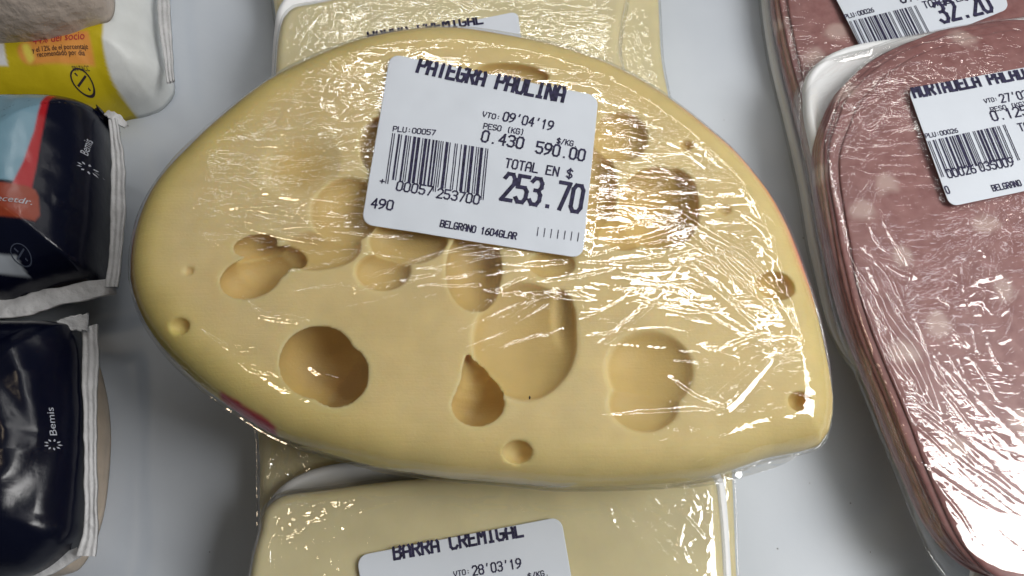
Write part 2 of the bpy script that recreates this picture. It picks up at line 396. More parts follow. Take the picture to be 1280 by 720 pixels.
# ---------------------------------------------------------------- stroke lettering (thermal printer capitals)
G = {}
def g(ch, *pl): G[ch] = [list(zip(p[::2], p[1::2])) for p in pl]
g('A', (0,0,0,4,1,6,3,6,4,4,4,0), (0,2.4,4,2.4)); g('B', (0,0,0,6,3,6,4,5,4,4,3,3.1,0,3.1), (3,3.1,4,2.2,4,1,3,0,0,0))
g('C', (4,5,3,6,1,6,0,5,0,1,1,0,3,0,4,1)); g('D', (0,0,0,6,3,6,4,5,4,1,3,0,0,0)); g('E', (4,6,0,6,0,0,4,0), (0,3.1,3,3.1))
g('G', (4,5,3,6,1,6,0,5,0,1,1,0,3,0,4,1,4,2.8,2.2,2.8)); g('I', (2,0,2,6), (1,6,3,6), (1,0,3,0)); g('K', (0,0,0,6), (4,6,0,2.6), (1.2,3.5,4,0))
g('L', (0,6,0,0,4,0)); g('M', (0,0,0,6,2,3.2,4,6,4,0)); g('N', (0,0,0,6,4,0,4,6)); g('O', (1,0,0,1,0,5,1,6,3,6,4,5,4,1,3,0,1,0))
g('P', (0,0,0,6,3,6,4,5,4,3.6,3,2.7,0,2.7)); g('R', (0,0,0,6,3,6,4,5,4,3.9,3,3,0,3), (1.8,3,4,0)); g('S', (4,5.2,3,6,1,6,0,5,0,4,1,3.2,3,2.9,4,2,4,1,3,0,1,0,0,.8))
g('T', (2,0,2,6), (0,6,4,6)); g('U', (0,6,0,1,1,0,3,0,4,1,4,6)); g('V', (0,6,0,4,2,0,4,4,4,6))
g('0', (1,0,0,1,0,5,1,6,3,6,4,5,4,1,3,0,1,0)); g('1', (.8,4.8,2,6,2,0)); g('2', (0,5,1,6,3,6,4,5,4,3.8,0,0,4,0)); g('3', (0,5.2,1,6,3,6,4,5,4,4,3,3.2,1.6,3.2), (3,3.2,4,2.3,4,1,3,0,1,0,0,.8))
g('4', (3,0,3,6,0,2,4,2)); g('5', (4,6,0,6,0,3.4,3,3.4,4,2.6,4,1,3,0,1,0,0,.8)); g('6', (3.6,6,1.4,5,0,3,0,1,1,0,3,0,4,1,4,2.4,3,3.3,1,3.3,0,2.4))
g('7', (0,6,4,6,1.4,0)); g('8', (1,3.2,0,4,0,5,1,6,3,6,4,5,4,4,3,3.2,1,3.2,0,2.3,0,1,1,0,3,0,4,1,4,2.3,3,3.2)); g('9', (4,3.6,3,2.7,1,2.7,0,3.6,0,5,1,6,3,6,4,5,4,3,2.6,1,.4,0))
g(':', (2,4,2,4.4), (2,1.2,2,1.6)); g("'", (2.2,6.2,1.8,4.8)); g('(', (3,6.4,2,5,2,1,3,-.4)); g(')', (1,6.4,2,5,2,1,1,-.4)); g('/', (0.4,-.2,3.6,6.2))
g('$', (4,5,3,5.6,1,5.6,0,4.8,0,4,1,3.2,3,2.9,4,2,4,1.2,3,.4,1,.4,0,1.1), (2,-.5,2,6.6)); g('.', (1.9,.1,2.1,.1)); g('+', (2,1.2,2,4.8), (.2,3,3.8,3)); g('|', (2,0,2,6)); g('-', (.5,3,3.5,3)); g(' ')
class Flat:
    """flat print collected on a label plane; positions are given where they stand in the photograph"""
    def __init__(s, z): s.z = z; s.V = []; s.F = []; s.starts = []
    def quad(s, pts):
        k = len(s.V); s.V += [tuple(p) for p in pts]; s.F.append((k, k+1, k+2, k+3))
    def seg(s, a, b, wd):
        a = np.array(a, float); b = np.array(b, float); d = b-a; L = np.hypot(*d)
        d = d/L if L > 1e-6 else np.array([1., 0.]); n = np.array([-d[1], d[0]])*wd/2; e = d*wd*.42
        A, B = a-e, b+e; m = max(1, int(L/.12))
        for k in range(m): p, q = A+(B-A)*k/m, A+(B-A)*(k+1)/m; s.quad([p-n, q-n, q+n, p+n])
    def text(s, txt, p0, p1, hpx, bold=.16, clip=None, adv=None):
        bold = bold*(1.25 if hpx < 15 else 1.12)
        s.starts.append((len(s.V), len(s.F)))
        """p0 baseline start, p1 baseline end (photo pixels), hpx letter height in pixels"""
        a = P(p0[0], p0[1], s.z); b = P(p1[0], p1[1], s.z); d = b-a; L = np.hypot(*d); d /= L; u = np.array([-d[1], d[0]])
        mid = P((p0[0]+p1[0])/2, (p0[1]+p1[1])/2, s.z); up = P((p0[0]+p1[0])/2, (p0[1]+p1[1])/2-hpx, s.z); H = np.hypot(*(up-mid))
        n = len(txt); cw = L/(n-.3); gw = cw*.70
        for i, ch in enumerate(txt):
            for pl in G.get(ch, []):
                pl2 = []
                for k in range(len(pl)-1):
                    q0, q1 = np.array(pl[k], float), np.array(pl[k+1], float)
                    if clip is not None:
                        c_ = clip[0]+(clip[1]-clip[0])*i/max(1, n-1)
                        if q0[1] > c_ and q1[1] > c_: continue
                        if q0[1] > c_: q0 = q1+(q0-q1)*(c_-q1[1])/(q0[1]-q1[1])
                        if q1[1] > c_: q1 = q0+(q1-q0)*(c_-q0[1])/(q1[1]-q0[1])
                    A = a+d*(i*cw+q0[0]/4*gw)+u*q0[1]/6*H; B = a+d*(i*cw+q1[0]/4*gw)+u*q1[1]/6*H
                    s.seg(A, B, H*bold)
    def barcode(s, tl, tr, bl, digits, clip_right=1.0):
        Lc = ['0001101','0011001','0010011','0111101','0100011','0110001','0101111','0111011','0110111','0001011']
        par = ['LLLLLL','LLGLGG','LLGGLG','LLGGGL','LGLLGG','LGGLLG','LGGGLL','LGLGLG','LGLGGL','LGGLGL'][int(digits[0])]
        bits = '101'
        for c, pz in zip(digits[1:7], par):
            l = Lc[int(c)]; bits += l if pz == 'L' else ''.join('1' if x == '0' else '0' for x in l)[::-1]
        bits += '01010'
        for c in digits[7:]: bits += ''.join('1' if x == '0' else '0' for x in Lc[int(c)])
        bits += '101'
        TL, TR, BL = (P(*q, s.z) for q in (tl, tr, bl)); ex = (TR-TL)/95; ey = BL-TL
        i = 0
        while i < 95:
            if bits[i] == '1':
                j = i
                while j < 95 and bits[j] == '1': j += 1
                gd = i < 3 or 45 <= i < 50 or i >= 92
                a = TL+ex*(i+.05); b = TL+ex*(j-.05); e = ey*(1.10 if gd else 1.0)
                for q in range(14): s.quad([a+e*(q+1)/14, b+e*(q+1)/14, b+e*q/14, a+e*q/14])
                i = j
            else: i += 1
def conform(ob, zfun, lift):
    me = ob.data; n = len(me.vertices); co = np.empty(n*3, np.float32); me.vertices.foreach_get('co', co); co = co.reshape(-1, 3)
    co[:, 2] += zfun(co[:, 0], co[:, 1])+lift; me.vertices.foreach_set('co', co.ravel()); me.update()
def price_label(corners_px, z, zfun, texts, bars, radius=.32, curl=.03, seed=1):
    """paper label with rounded corners lying on the film; returns (paper, lettering, barcode)"""
    C = [P(*q, z) for q in corners_px]
    pts = []
    for k in range(4):
        p, a, b = C[k], C[k-1], C[(k+1) % 4]
        ua = (a-p)/np.hypot(*(a-p)); ub = (b-p)/np.hypot(*(b-p))
        cc = p+(ua+ub)*radius
        for t in np.linspace(0, 1, 7):
            an = t*math.pi/2; pts.append(cc-ub*radius*math.cos(an)-ua*radius*math.sin(an))
    pts = np.array(pts)
    q = np.r_[pts, pts[:1]]; s_ = np.r_[0, np.cumsum(np.hypot(*np.diff(q, axis=0).T))]; tt = np.linspace(0, s_[-1], 440, endpoint=False)
    o = np.stack([np.interp(tt, s_, q[:, 0]), np.interp(tt, s_, q[:, 1])], -1)
    if np.sum(o[:, 0]*np.roll(o[:, 1], -1)-np.roll(o[:, 0], -1)*o[:, 1]) < 0: o = o[::-1]
    zf = lambda x, y: zfun(x, y)+curl*(.5+.5*fbm(x, y, 1.5, seed, 3))
    V, F = polar(o, 110, lambda x, y: zf(x, y)+.011, lambda x, y: zf(x, y), 1, 1.0)
    paper = mesh_obj('price_label', V, F, M_paper)
    out = [paper]
    for nm, fl in (('lettering', texts), ('barcode', bars)):
        if fl and fl.V:
            st = (fl.starts or [(0, 0)])+[(len(fl.V), len(fl.F))]
            for (v0, f0), (v1, f1) in zip(st[:-1], st[1:]):   # one mesh per printed line
                t_ = mesh_obj(nm, [(x, y, 0) for x, y in fl.V[v0:v1]], [tuple(i-v0 for i in f) for f in fl.F[f0:f1]], M_ink, smooth=False)
                conform(t_, zf, .023); t_.parent = paper; out.append(t_)
    return out, o

# ================================================================ the big holed cheese
def build_cheese():
    ZT, ZB, r = 8.0, 4.0, 1.0
    px = [(163,345),(166,300),(180,255),(205,215),(240,178),(285,138),(340,98),(400,67),(460,46),(520,36),(570,34),(620,40),(690,54),(750,75),(810,105),(870,148),(920,192),(960,240),(985,285),(1004,335),(1020,385),(1032,440),(1039,500),(1036,538),(1020,558),(990,569),(940,580),(900,596),(850,606),(780,610),(700,610),(640,606),(560,599),(480,587),(410,568),(350,547),(300,516),(250,480),(210,441),(184,405),(168,372)]
    o = outline(px, ZT, 5.5, r); S = Slab(o, ZT, ZB, r); S.taper = .28
    hv = .052; lo = o.min(0)-.3; hi = o.max(0)+.3
    xs = np.arange(lo[0], hi[0], hv); ys = np.arange(lo[1], hi[1], hv); zs = np.arange(ZB-.2, ZT+.26, hv)
    X2, Y2 = np.meshgrid(xs, ys, indexing='ij')
    d2 = S.R(X2, Y2, S.D)+.05*fbm(X2, Y2, 2.2, 5, 2)
    und = .035*fbm(X2, Y2, 2.5, 11, 3)
    zc = (ZT+ZB)/2; hh = (ZT-ZB)/2
    Z = zs[None, None, :]; a = (d2+r)[:, :, None]+.28*np.clip(6.8-Z, 0, 9); b = np.abs(Z-zc-und[:, :, None])-(hh-r)
    D = np.minimum(np.maximum(a, b), 0)+np.sqrt(np.maximum(a, 0)**2+np.maximum(b, 0)**2)-r
    D = D.astype(np.float32)
    holes = [ # px, py, rx, ry (pixels), centre depth, rz (cm), rotation
        (396,452,47,45,.72,1.1,0),(423,469,39,39,.78,1.05,0),
        (312,347,37,25,.32,.52,-12),(330,332,30,18,.42,.55,0),(318,306,26,13,.30,.42,-10),(352,322,22,14,.30,.45,0),
        (222,407,14,10,.05,.26,0),
        (598,505,33,27,.45,.78,0),(596,492,25,24,.42,.68,0),(592,478,16,20,.38,.55,0),(588,466,10,15,.30,.45,0),(585,455,5,12,.22,.34,0),
        (647,564,18,14,.12,.42,0),
        (655,424,66,74,-.05,.62,0),(700,405,20,45,.0,.5,0),
        (812,462,56,50,-.08,.5,0),(805,505,44,34,.0,.36,0),
        (824,258,50,52,.12,.85,0),(846,246,26,36,.10,.62,0),(780,288,30,24,.15,.50,0),
        (970,356,24,17,.10,.42,10),(1000,501,14,12,.10,.36,0),
        (775,170,34,30,.0,.48,0),(745,235,26,58,.05,.55,0),(592,335,34,52,.15,.62,0),(640,92,46,14,.05,.35,6),
        (375,205,52,46,-.15,.35,0),(432,262,44,42,.0,.5,0),(478,338,34,24,.0,.42,0),(470,180,20,34,.1,.5,0),(400,312,52,26,-.05,.40,-5),
        (510,300,50,30,.0,.5,0),(690,330,30,18,.0,.3,0),
        (858,181,8,6,.05,.2,0),(235,338,7,6,-.02,.14,0),(905,262,9,6,.0,.14,0)]
    for (cx, cy, rx, ry, dep, rz, rot) in holes:
        c = P(cx, cy, ZT); ex = np.hypot(*(P(cx+1, cy, ZT)-c)); ey = np.hypot(*(P(cx, cy+1, ZT)-c))
        RX, RY = rx*ex, ry*ey
        k = 1/math.sqrt(max(.2, 1-(max(dep, 0)/rz)**2))  # widest at depth; rim radius is the traced one
        if dep < 0: k = 1/math.sqrt(max(.2, 1-(dep/rz)**2))
        RX *= 1+(k-1)*.75; RY *= 1+(k-1)*.75
        m = (np.abs(X2-c[0]) < RX*1.4+.3) & (np.abs(Y2-c[1]) < RY*1.4+.3)
        ii = np.where(m.any(1))[0]; jj = np.where(m.any(0))[0]
        i0, i1, j0, j1 = ii[0], ii[-1]+1, jj[0], jj[-1]+1
        dx = X2[i0:i1, j0:j1, None]-c[0]; dy = Y2[i0:i1, j0:j1, None]-c[1]; dz = Z-(ZT-dep)
        ca, sa = math.cos(-math.radians(rot)), math.sin(-math.radians(rot)); dx, dy = dx*ca+dy*sa, -dx*sa+dy*ca
        wob = 1+.03*vnoise(X2[i0:i1, j0:j1], Y2[i0:i1, j0:j1], .9, int(cx))[:, :, None]
        e = (np.sqrt((dx/RX)**2+(dy/RY)**2+(dz/rz)**2)/wob-1)*min(RX, RY, rz)
        A = D[i0:i1, j0:j1]; B = -e; kk = .03
        h = np.clip(.5-.5*(B-A)/-kk, 0, 1)
        D[i0:i1, j0:j1] = A*(1-h)+B*h+kk*h*(1-h)
    D = np.clip(D, -.25, .25).astype(np.float32)
    gd = openvdb.FloatGrid(.25); gd.copyFromArray(D, tolerance=0.0)
    pts, quads = gd.convertToQuads(0.0)
    V = pts*hv+np.array([xs[0], ys[0], zs[0]])
    ob = mesh_obj('cheese', V, np.asarray(quads)[:, ::-1].copy(), M_cheese)
    x, y, z = V.T; dd = -S.d(x, y)
    col = np.zeros((len(V), 3)); base = np.array([.78, .615, .30]); yel = np.array([.66, .53, .085]); pink = np.array([.44, .20, .14]); red = np.array([.50, .006, .016])
    n1 = fbm(x, y, 2.0, 31, 3)[:, None]; und2 = -.035*fbm(x, y, 2.5, 11, 3)
    n2 = fbm(x+.3*z, y, .55, 77, 3)[:, None]; col[:] = base*(1+.06*n1*np.array([.6, 1, 1.8])+.025*n2)
    eye = (np.clip((7.93-und2-z)/.10, 0, 1)*np.clip((dd-.75)/.25, 0, 1))[:, None]*.6   # amber painted into the eye walls for light glowing through the cheese
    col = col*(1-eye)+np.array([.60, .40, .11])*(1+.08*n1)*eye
    k = (np.clip((1.6-dd)/1.6, 0, 1)**1.25*np.clip(1-(x-P(260, 400, 8)[0])/9, .35, 1))[:, None]*(.85+.15*n1); col = col*(1-k)+yel*k
    # wax rind: left as a thin pink line on the round outside of the wheel, red where it is thick
    out_arc = np.clip((y-P(640, 420, 6.5)[1]-.0)/1.5, 0, 1)
    kr = np.clip((.52-dd)/.34, 0, 1)*np.clip(out_arc+.0, 0, 1)*np.clip((7.9-z)/.5, 0, 1)
    kr = (kr*np.clip(.85+.5*fbm(x+z, y, 1.2, 8, 3), 0, 1))[:, None]; rr = np.clip((x-P(800, 200, 7)[0])/3, 0, 1)[:, None]; col = col*(1-kr)+(pink*(1-rr)+np.array([.50, .075, .055])*rr)*np.clip(kr*(1+.8*rr), 0, 1)
    for (cx, cy, rad, zz) in ((322,524,.55,6.4),(302,511,.36,6.5),(345,540,.36,6.3),(990,287,.30,7.1),(984,270,.2,7.2)):
        c = P(cx, cy, zz); q = np.hypot(x-c[0], y-c[1])/rad
        kq = np.clip((1.1-q)*2.5, 0, 1)*np.clip((.22-dd+.05*fbm(x*2, y+z, .5, 3, 2))/.10, 0, 1)
        kq = (kq)[:, None]; col = col*(1-kq)+red*kq
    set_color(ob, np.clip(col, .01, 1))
    return ob, S, o
cheese, CS, CO = build_cheese()
ZL = 8.06
z1 = lambda a, b: (a/2.4824+440, b/2.4824+50)
def L1():
    t = Flat(ZL); b = Flat(ZL)
    t.text('PATEGRA PAULINA', z1(203,103), z1(652,194), 46/2.48, .19, (4.9,5.6))
    t.text('VTO:', z1(405,241), z1(458,252), 15/2.48, .15); t.text("09'04'19", z1(468,254), z1(620,284), 27/2.48, .13)
    t.text('PESO (KG)', z1(408,278), z1(533,299), 16/2.48, .14); t.text('0.430', z1(401,317), z1(527,341), 33/2.48, .13)
    t.text('$/KG.', z1(635,324), z1(697,336), 16/2.48, .15); t.text('590.00', z1(570,353), z1(718,379), 34/2.48, .13)
    t.text('TOTAL EN $', z1(475,398), z1(680,434), 27/2.48, .13); t.text('253.70', z1(463,496), z1(706,537), 80/2.48, .13)
    t.text('PLU:00057', z1(128,286), z1(258,299), 15/2.48, .15)
    t.text('00057', z1(138,469), z1(247,486), 28/2.48, .13); t.text('253700', z1(263,492), z1(392,512), 28/2.48, .13)
    t.text('+', z1(86,450), z1(100,452), 18/2.48, .16); t.text('490', z1(60,523), z1(125,531), 28/2.48, .14)
    t.text('BELGRANO 1604GLAR', z1(274,582), z1(508,621), 20/2.48, .16)
    t.text('|||||||', z1(567,609), z1(707,628), 26/2.48, .07)
    b.barcode(z1(126,292), z1(424,341), z1(106,434), '2000572537004')
    return t, b
t, b = L1()
lab1, lab1_o = price_label([(488,69),(748,121),(728,324),(452,281)], ZL, lambda x, y: np.full(np.shape(x), 8.065), t, b, .30, .07, 4)

W = [ # wrinkles of the film over the cheese
 (385,215,75,60,-5,5,90,200,40,.022,.032),(390,285,90,34,6,4,110,260,36,.026,.034),(420,165,50,55,-10,8,70,160,18,.016,.03),
 (420,110,50,32,-30,50,12,45,90,.018,.028),(560,95,150,24,-14,18,50,140,26,.013,.034),(330,140,50,30,-35,20,15,45,16,.012,.03),
 (560,345,120,30,-7,6,110,260,40,.024,.034),(640,400,60,50,-27,4,80,160,24,.022,.034),(490,345,50,30,-3,10,60,140,16,.018,.03),
 (700,345,60,30,-14,8,90,200,14,.014,.034),(790,180,60,50,14,14,50,150,14,.016,.028),(810,300,70,24,-12,9,80,200,16,.016,.03),
 (870,330,45,30,10,40,20,70,34,.018,.028),(925,320,50,50,40,8,90,200,26,.016,.032),(900,385,70,30,18,16,60,150,14,.013,.03),
 (820,445,70,60,3,5,40,110,22,.014,.032),(940,440,60,40,-28,16,80,180,10,.010,.034),(905,560,60,20,-12,24,25,90,28,.018,.03),
 (985,400,20,70,62,12,50,130,14,.012,.03),(995,500,25,20,-20,40,15,40,12,.012,.025),(780,370,130,30,-4,8,110,260,14,.012,.034),
 (860,170,70,50,40,9,60,150,16,.012,.032),(690,95,80,22,14,9,70,180,14,.012,.034),(630,575,260,16,3,4,120,300,8,.010,.05),(300,300,80,90,16,14,60,160,9,.007,.035),
 (760,500,200,60,-2,10,80,240,10,.006,.035),(560,470,200,80,5,25,60,160,8,.005,.035)]
L = strokes_px([([(300,370),(312,382),(326,394),(350,398),(392,405)],.035,.035),([(245,410),(270,428),(292,441)],.025,.035),([(285,440),(300,455),(312,466)],.02,.03),
 ([(205,425),(240,455),(300,500),(360,540),(430,570)],.05,.06),([(230,450),(300,508),(350,538)],.03,.04),([(385,455),(405,470),(440,480)],.02,.03),
 ([(272,258),(330,275),(420,292),(520,302)],.035,.035),([(290,246),(350,262),(455,276)],.03,.035),([(970,440),(945,470),(905,512),(860,516),(790,520),(720,527)],.05,.04),
 ([(905,512),(870,500),(830,470)],.03,.035),([(868,435),(900,440),(935,425),(960,415)],.03,.04),([(720,455),(790,400),(850,345)],.03,.04),([(860,345),(900,370),(945,415)],.03,.04),
 ([(588,398),(615,380),(652,369)],.05,.035),([(627,410),(660,385),(700,366)],.04,.035),([(645,440),(680,425),(705,412)],.04,.035),([(790,545),(880,565),(960,548),(1030,535)],.04,.05),
 ([(930,230),(960,290),(980,360),(990,430)],.03,.05),([(560,598),(700,603),(860,598)],.03,.05),([(240,300),(270,303),(300,299)],.03,.06),([(235,258),(250,260)],.03,.06)], 8.0)
film = build_film(CS, [(q, h*1.1, w_) for q, h, w_ in strokes_from(W, 8.0, 21, .46)]+L, 1150, 250, 16, .05, M_film, [(lab1_o, 0)], .055, 2.6, 3, .024, .007, .09)
sx, sy = P(662, 498, 8.03); sp = []
for k in range(6): sp.append((sx+.025*math.cos(k*1.05), sy+.05*math.sin(k*1.05), 8.12))
sp.append((sx, sy, 8.16)); seed_ = mesh_obj('dark_seed', sp, [(k, (k+1) % 6, 6) for k in range(6)]+[(5, 4, 3, 2, 1, 0)], M_speck)

def film_flap(pts_px, z, seed):
    """loose gathered end of film sticking out from the pack"""
    o = spline(P(*np.array(pts_px).T, z), 160)
    if np.sum(o[:, 0]*np.roll(o[:, 1], -1)-np.roll(o[:, 0], -1)*o[:, 1]) < 0: o = o[::-1]
    zf = lambda x, y: z+.12*fbm(x, y*2.5, .8, seed, 3)
    V, F = polar(o, 40, zf, lambda x, y: zf(x, y)-.01, 1, 1.0)
    ob = mesh_obj('film_flap', V, F, M_film); set_color(ob, np.full((len(V), 3), .8), 'crumple'); return ob
flap = film_flap([(840,600),(900,585),(960,572),(1000,566),(975,582),(930,596),(890,606),(850,610)], 5.3, 4)
c0 = CO.mean(0)
T = empty('wrapped_cheese', (c0[0], c0[1], 4.0), 'big yellow cheese slab with round holes in clear film, its label priced 253.70', 'cheese')
adopt(T, [cheese, film, seed_, flap]+lab1)

# ================================================================ cheese bars
def bar_pack(label, group, block_px, tray_px, zt, zb, strokes, lab=None, seed=1, n=620, tops=130, tray_z=None, damp_extra=(), film_r=.5, step=.03, film_px=None):
    bo = outline(block_px, zt, zb+.25, .32); B = Slab(bo, zt-.06, zb+.25, .32)
    V, F = polar(offset(bo, -.02), 46, lambda x, y: B.top(x, y)+.02*fbm(x, y, 1.5, seed, 3), lambda x, y: B.bot(x, y), 3, 1.8)
    block = mesh_obj('cheese_block', V, F, M_bar)
    parts = [block]
    if tray_px:
        to = outline(tray_px, zb+.62, zb, .15); Tt = Slab(to, zb+.60, zb+.02, .22)
        rim = lambda x, y: Tt.top(x, y)-.30*np.clip((-Tt.d(x, y)-.25)/.3, 0, 1)
        V, F = polar(to, 40, rim, lambda x, y: Tt.bot(x, y), 3, 2.4); parts.append(mesh_obj('foam_tray', V, F, M_foam))
        # film envelope spans block and tray
        fp = film_px or tray_px
    Fo = outline(film_px or block_px, zt, zb, film_r); FS = Slab(Fo, zt+.02, zb, film_r)
    if tray_px:
        # over the tray's uncovered end the film slopes down from block to tray
        dr = lambda x, y: -np.clip(B.d(x, y)-.05, 0, 3)*1.25
        FS.bend = lambda x, y: np.maximum(dr(x, y), -(zt-zb-.75))*(B.d(x, y) > .05)
    dmp = []
    if lab: dmp = [(lab[1], 0)]; parts += lab[0]
    fm = build_film(FS, strokes, n, tops, 10, .04, M_film, dmp, .02, 2.0, seed, step, .01, .06)
    parts.append(fm)
    c = bo.mean(0); T = empty('wrapped_cheese_bar', (c[0], c[1], zb), label, 'cheese', group); adopt(T, parts); return T
GB = 'wrapped cheese bars in two stacks under the big cheese'
# lower pair
zl4 = 4.02
z4 = lambda a, b: (a/1.9394+300, b/1.9394+560)
t = Flat(zl4); b = Flat(zl4)
t.text('BARRA CREMIGAL', z4(376,270), z4(686,214), 32/1.94, .19, (5.3,4.6)); t.text('VTO:', z4(520,312), z4(558,305), 12/1.94, .15); t.text("28'03'19", z4(566,309), z4(682,290), 22/1.94, .13)
t.text('PESO (KG)', z4(470,345), z4(580,326), 12/1.94, .15); t.text('$/KG.', z4(700,318), z4(748,308), 13/1.94, .15)
t.text('0.335', z4(470,375), z4(590,355), 26/1.94, .13)
lab4 = price_label([(446,695),(701,646),(738,860),(480,900)], zl4, lambda x, y: np.full(np.shape(x), 4.075), t, b, .30, .02, 6)
WB = [(470,640,120,40,-60,40,15,60,30,.012,.03),(870,660,26,60,-70,25,20,70,50,.02,.028),(800,640,60,30,58,10,20,60,50,.018,.028),(860,620,40,20,40,35,12,40,50,.020,.026),(700,640,80,20,65,12,15,45,14,.014,.025),(840,690,60,30,55,12,20,60,30,.014,.028),
      (420,630,60,20,-20,12,30,90,12,.014,.04),(400,690,60,40,60,30,10,30,26,.014,.025),(350,610,24,30,-70,20,15,45,60,.022,.026),(345,690,14,40,-85,10,40,90,8,.03,.035),(560,615,200,10,-3,6,60,200,8,.012,.04)]
bar_pack('pale cheese bar below the big cheese, film wrapped, whole label heading BARRA CREMIGAL readable', GB,
    [(322,690),(326,655),(333,632),(350,620),(420,610),(480,602),(560,596),(700,590),(875,590),(893,597),(898,620),(905,720),(915,960),(600,965),(290,960),(312,720)],
    [(322,680),(328,645),(345,612),(385,588),(440,577),(600,570),(800,572),(885,578),(905,600),(915,720),(925,970),(600,975),(285,970),(310,720)],
    4.0, 1.95, strokes_from(WB, 4.0, 5), lab4, 3, 700, 150)
WB2 = [(352,590,24,32,-72,16,15,50,170,.055,.028),(910,640,10,60,-85,10,20,70,20,.02,.03)]
bar_pack('pale cheese bar lying under the bar whose BARRA CREMIGAL label can be read', GB,
    [(330,470),(600,460),(905,470),(914,560),(921,720),(930,930),(600,935),(310,930),(323,720),(324,560)], None, 1.95, 0.0, strokes_from(WB2, 2.0, 6), None, 8, 560, 110)
# upper pair
z5 = lambda a, b: (a/2.3704+320, b/2.3704)
t = Flat(zl4); t.text('BARRA CREMIGAL', z5(335,122), z5(672,74), 24/2.37, .19, (5.3,4.8)); t.text("VTO:", z5(480,160), z5(520,154), 12/2.37, .15)
lab5 = price_label([(455,55),(647,16),(655,75),(490,110)], zl4, lambda x, y: np.full(np.shape(x), 4.075), t, None, .25, .02, 7)
WA = [(450,40,80,30,-70,20,12,45,50,.016,.026),(380,50,24,50,-75,20,15,50,50,.02,.028),(600,10,140,20,-25,25,20,70,24,.014,.03),(540,20,60,20,-30,40,10,40,24,.014,.026),(700,40,60,40,-80,14,20,70,14,.010,.03),(760,60,14,60,-75,20,15,50,30,.02,.028)]
bar_pack('pale wrapped cheese bar behind the big cheese, only the last letters of its label showing', GB,
    [(355,20),(400,2),(480,-12),(600,-25),(770,-30),(774,60),(782,200),(600,215),(345,210),(343,110)],
    [(343,30),(352,0),(385,-25),(440,-45),(600,-60),(764,-60),(770,-10),(774,70),(782,215),(600,225),(335,220),(338,100)],
    4.0, 1.95, strokes_from(WA, 4.0, 15, .85), lab5, 12, 640, 130)
WA2 = [(800,60,18,70,-70,30,15,60,110,.024,.026),(795,50,14,60,30,30,10,30,40,.02,.024)]
bar_pack('pale cheese bar behind the big cheese, underneath, sticking out right in crinkled film', GB,
    [(352,-140),(600,-150),(812,-150),(821,-40),(826,60),(832,250),(600,255),(360,250),(348,60)], None, 1.95, 0.0, strokes_from(WA2, 2.0, 16), None, 18, 560, 110)

# ================================================================ mortadella packs
def slice_mesh(o, zt, th, droop, seed, bend=None):
    S = Slab(o, 0, -1, .5, .12)
    def zf(x, y):
        d = -S.d(x, y); z = zt-droop*np.exp(-np.clip(d, 0, 9)/.55)+.05*fbm(x, y, 2.4, seed, 2)
        d2 = np.clip(d, 0, .08); z = z-(.08-np.sqrt(np.clip(.08**2-(.08-d2)**2, 0, None)))*.5
        return z+(bend(x, y) if bend else 0)
    V, F = polar(o, 44, zf, lambda x, y: zf(x, y)-th, 1, 1.8)
    return mesh_obj('slice', V, F, M_mort)
def mort_pack(label, base_px, tray_px, shifts, zt, zb, th, r, strokes, lab, seed, bend=None, n=800, tops=200, step=.026, film_px=None, base_amp=.04):
    parts = []
    to = outline(tray_px, zb+.45, zb, .15); Tt = Slab(to, zb+.50, zb+.02, .22, .12)
    rim = lambda x, y: Tt.top(x, y)-.26*np.clip((-Tt.d(x, y)-.22)/.3, 0, 1)
    V, F = polar(to, 50, rim, lambda x, y: Tt.bot(x, y), 3, 2.6); parts.append(mesh_obj('foam_tray', V, F, M_foam))
    o = outline(base_px, zt, zb, .3); k = len(shifts)
    for i, (dx, dy, ins) in enumerate(shifts):
        oo = offset(o, -ins)+np.array([dx, dy]); oo = spline(oo, 260)
        oo = oo+normals2(oo)*(.06*fbm(oo[:, 0], oo[:, 1], 2.0, seed+i, 2))[:, None]
        parts.append(slice_mesh(oo, zt-.10-(k-1-i)*th*1.03, th, .10+.05*i/k, seed+40, bend))
    Fo = outline(film_px or tray_px, zt, zb, r); FS = Slab(Fo, zt, zb, r); FS.bend = bend
    if True:
        Ms = Slab(offset(o, -.05), 0, -1, .5, .12)
        drop = lambda x, y: -np.clip(Ms.d(x, y), 0, 1.2)*1.1
        FS.bend = (lambda x, y: drop(x, y)+bend(x, y)) if bend else drop
    fm = build_film(FS, strokes, n, tops, 10, .05, M_film_meat, [(lab[1], 0)], base_amp*.6, 2.4, seed, step, .005, .05)
    parts += lab[0]+[fm]
    c = o.mean(0); T = empty('mortadella_pack', (c[0], c[1], zb), label, 'cold cuts', 'mortadella packs on the right'); adopt(T, parts); return T
# front pack, on top
zm = 3.6
z2 = lambda a, b: (a/2.7679+1000, b/2.7679)
t = Flat(zm+.1); b = Flat(zm+.1)
t.text('MORTADELA PALADINI', z2(397,338), z2(856,257), 36/2.77, .20, (5.0,4.4)); t.text('VTO:', z2(640,358), z2(684,350), 13/2.77, .15); t.text("27'03'19", z2(697,356), z2(850,330), 26/2.77, .13)
t.text('PESO (KG)', z2(662,388), z2(784,366), 14/2.77, .15); t.text('0.125', z2(668,419), z2(790,398), 31/2.77, .13); t.text('TOTAL EN $', z2(762,455), z2(960,420), 25/2.77, .13)
t.text('PLU:00026', z2(436,479), z2(546,459), 14/2.77, .16); t.text('00026', z2(514,617), z2(610,598), 28/2.77, .13); t.text('035009', z2(626,594), z2(742,573), 28/2.77, .13)
t.text('0', z2(508,671), z2(518,669), 24/2.77, .14); t.text('BELGRANO 1604GLAR', z2(669,662), z2(880,620), 19/2.77, .16)
b.barcode(z2(440,490), z2(708,432), z2(485,603), '2000260350096')
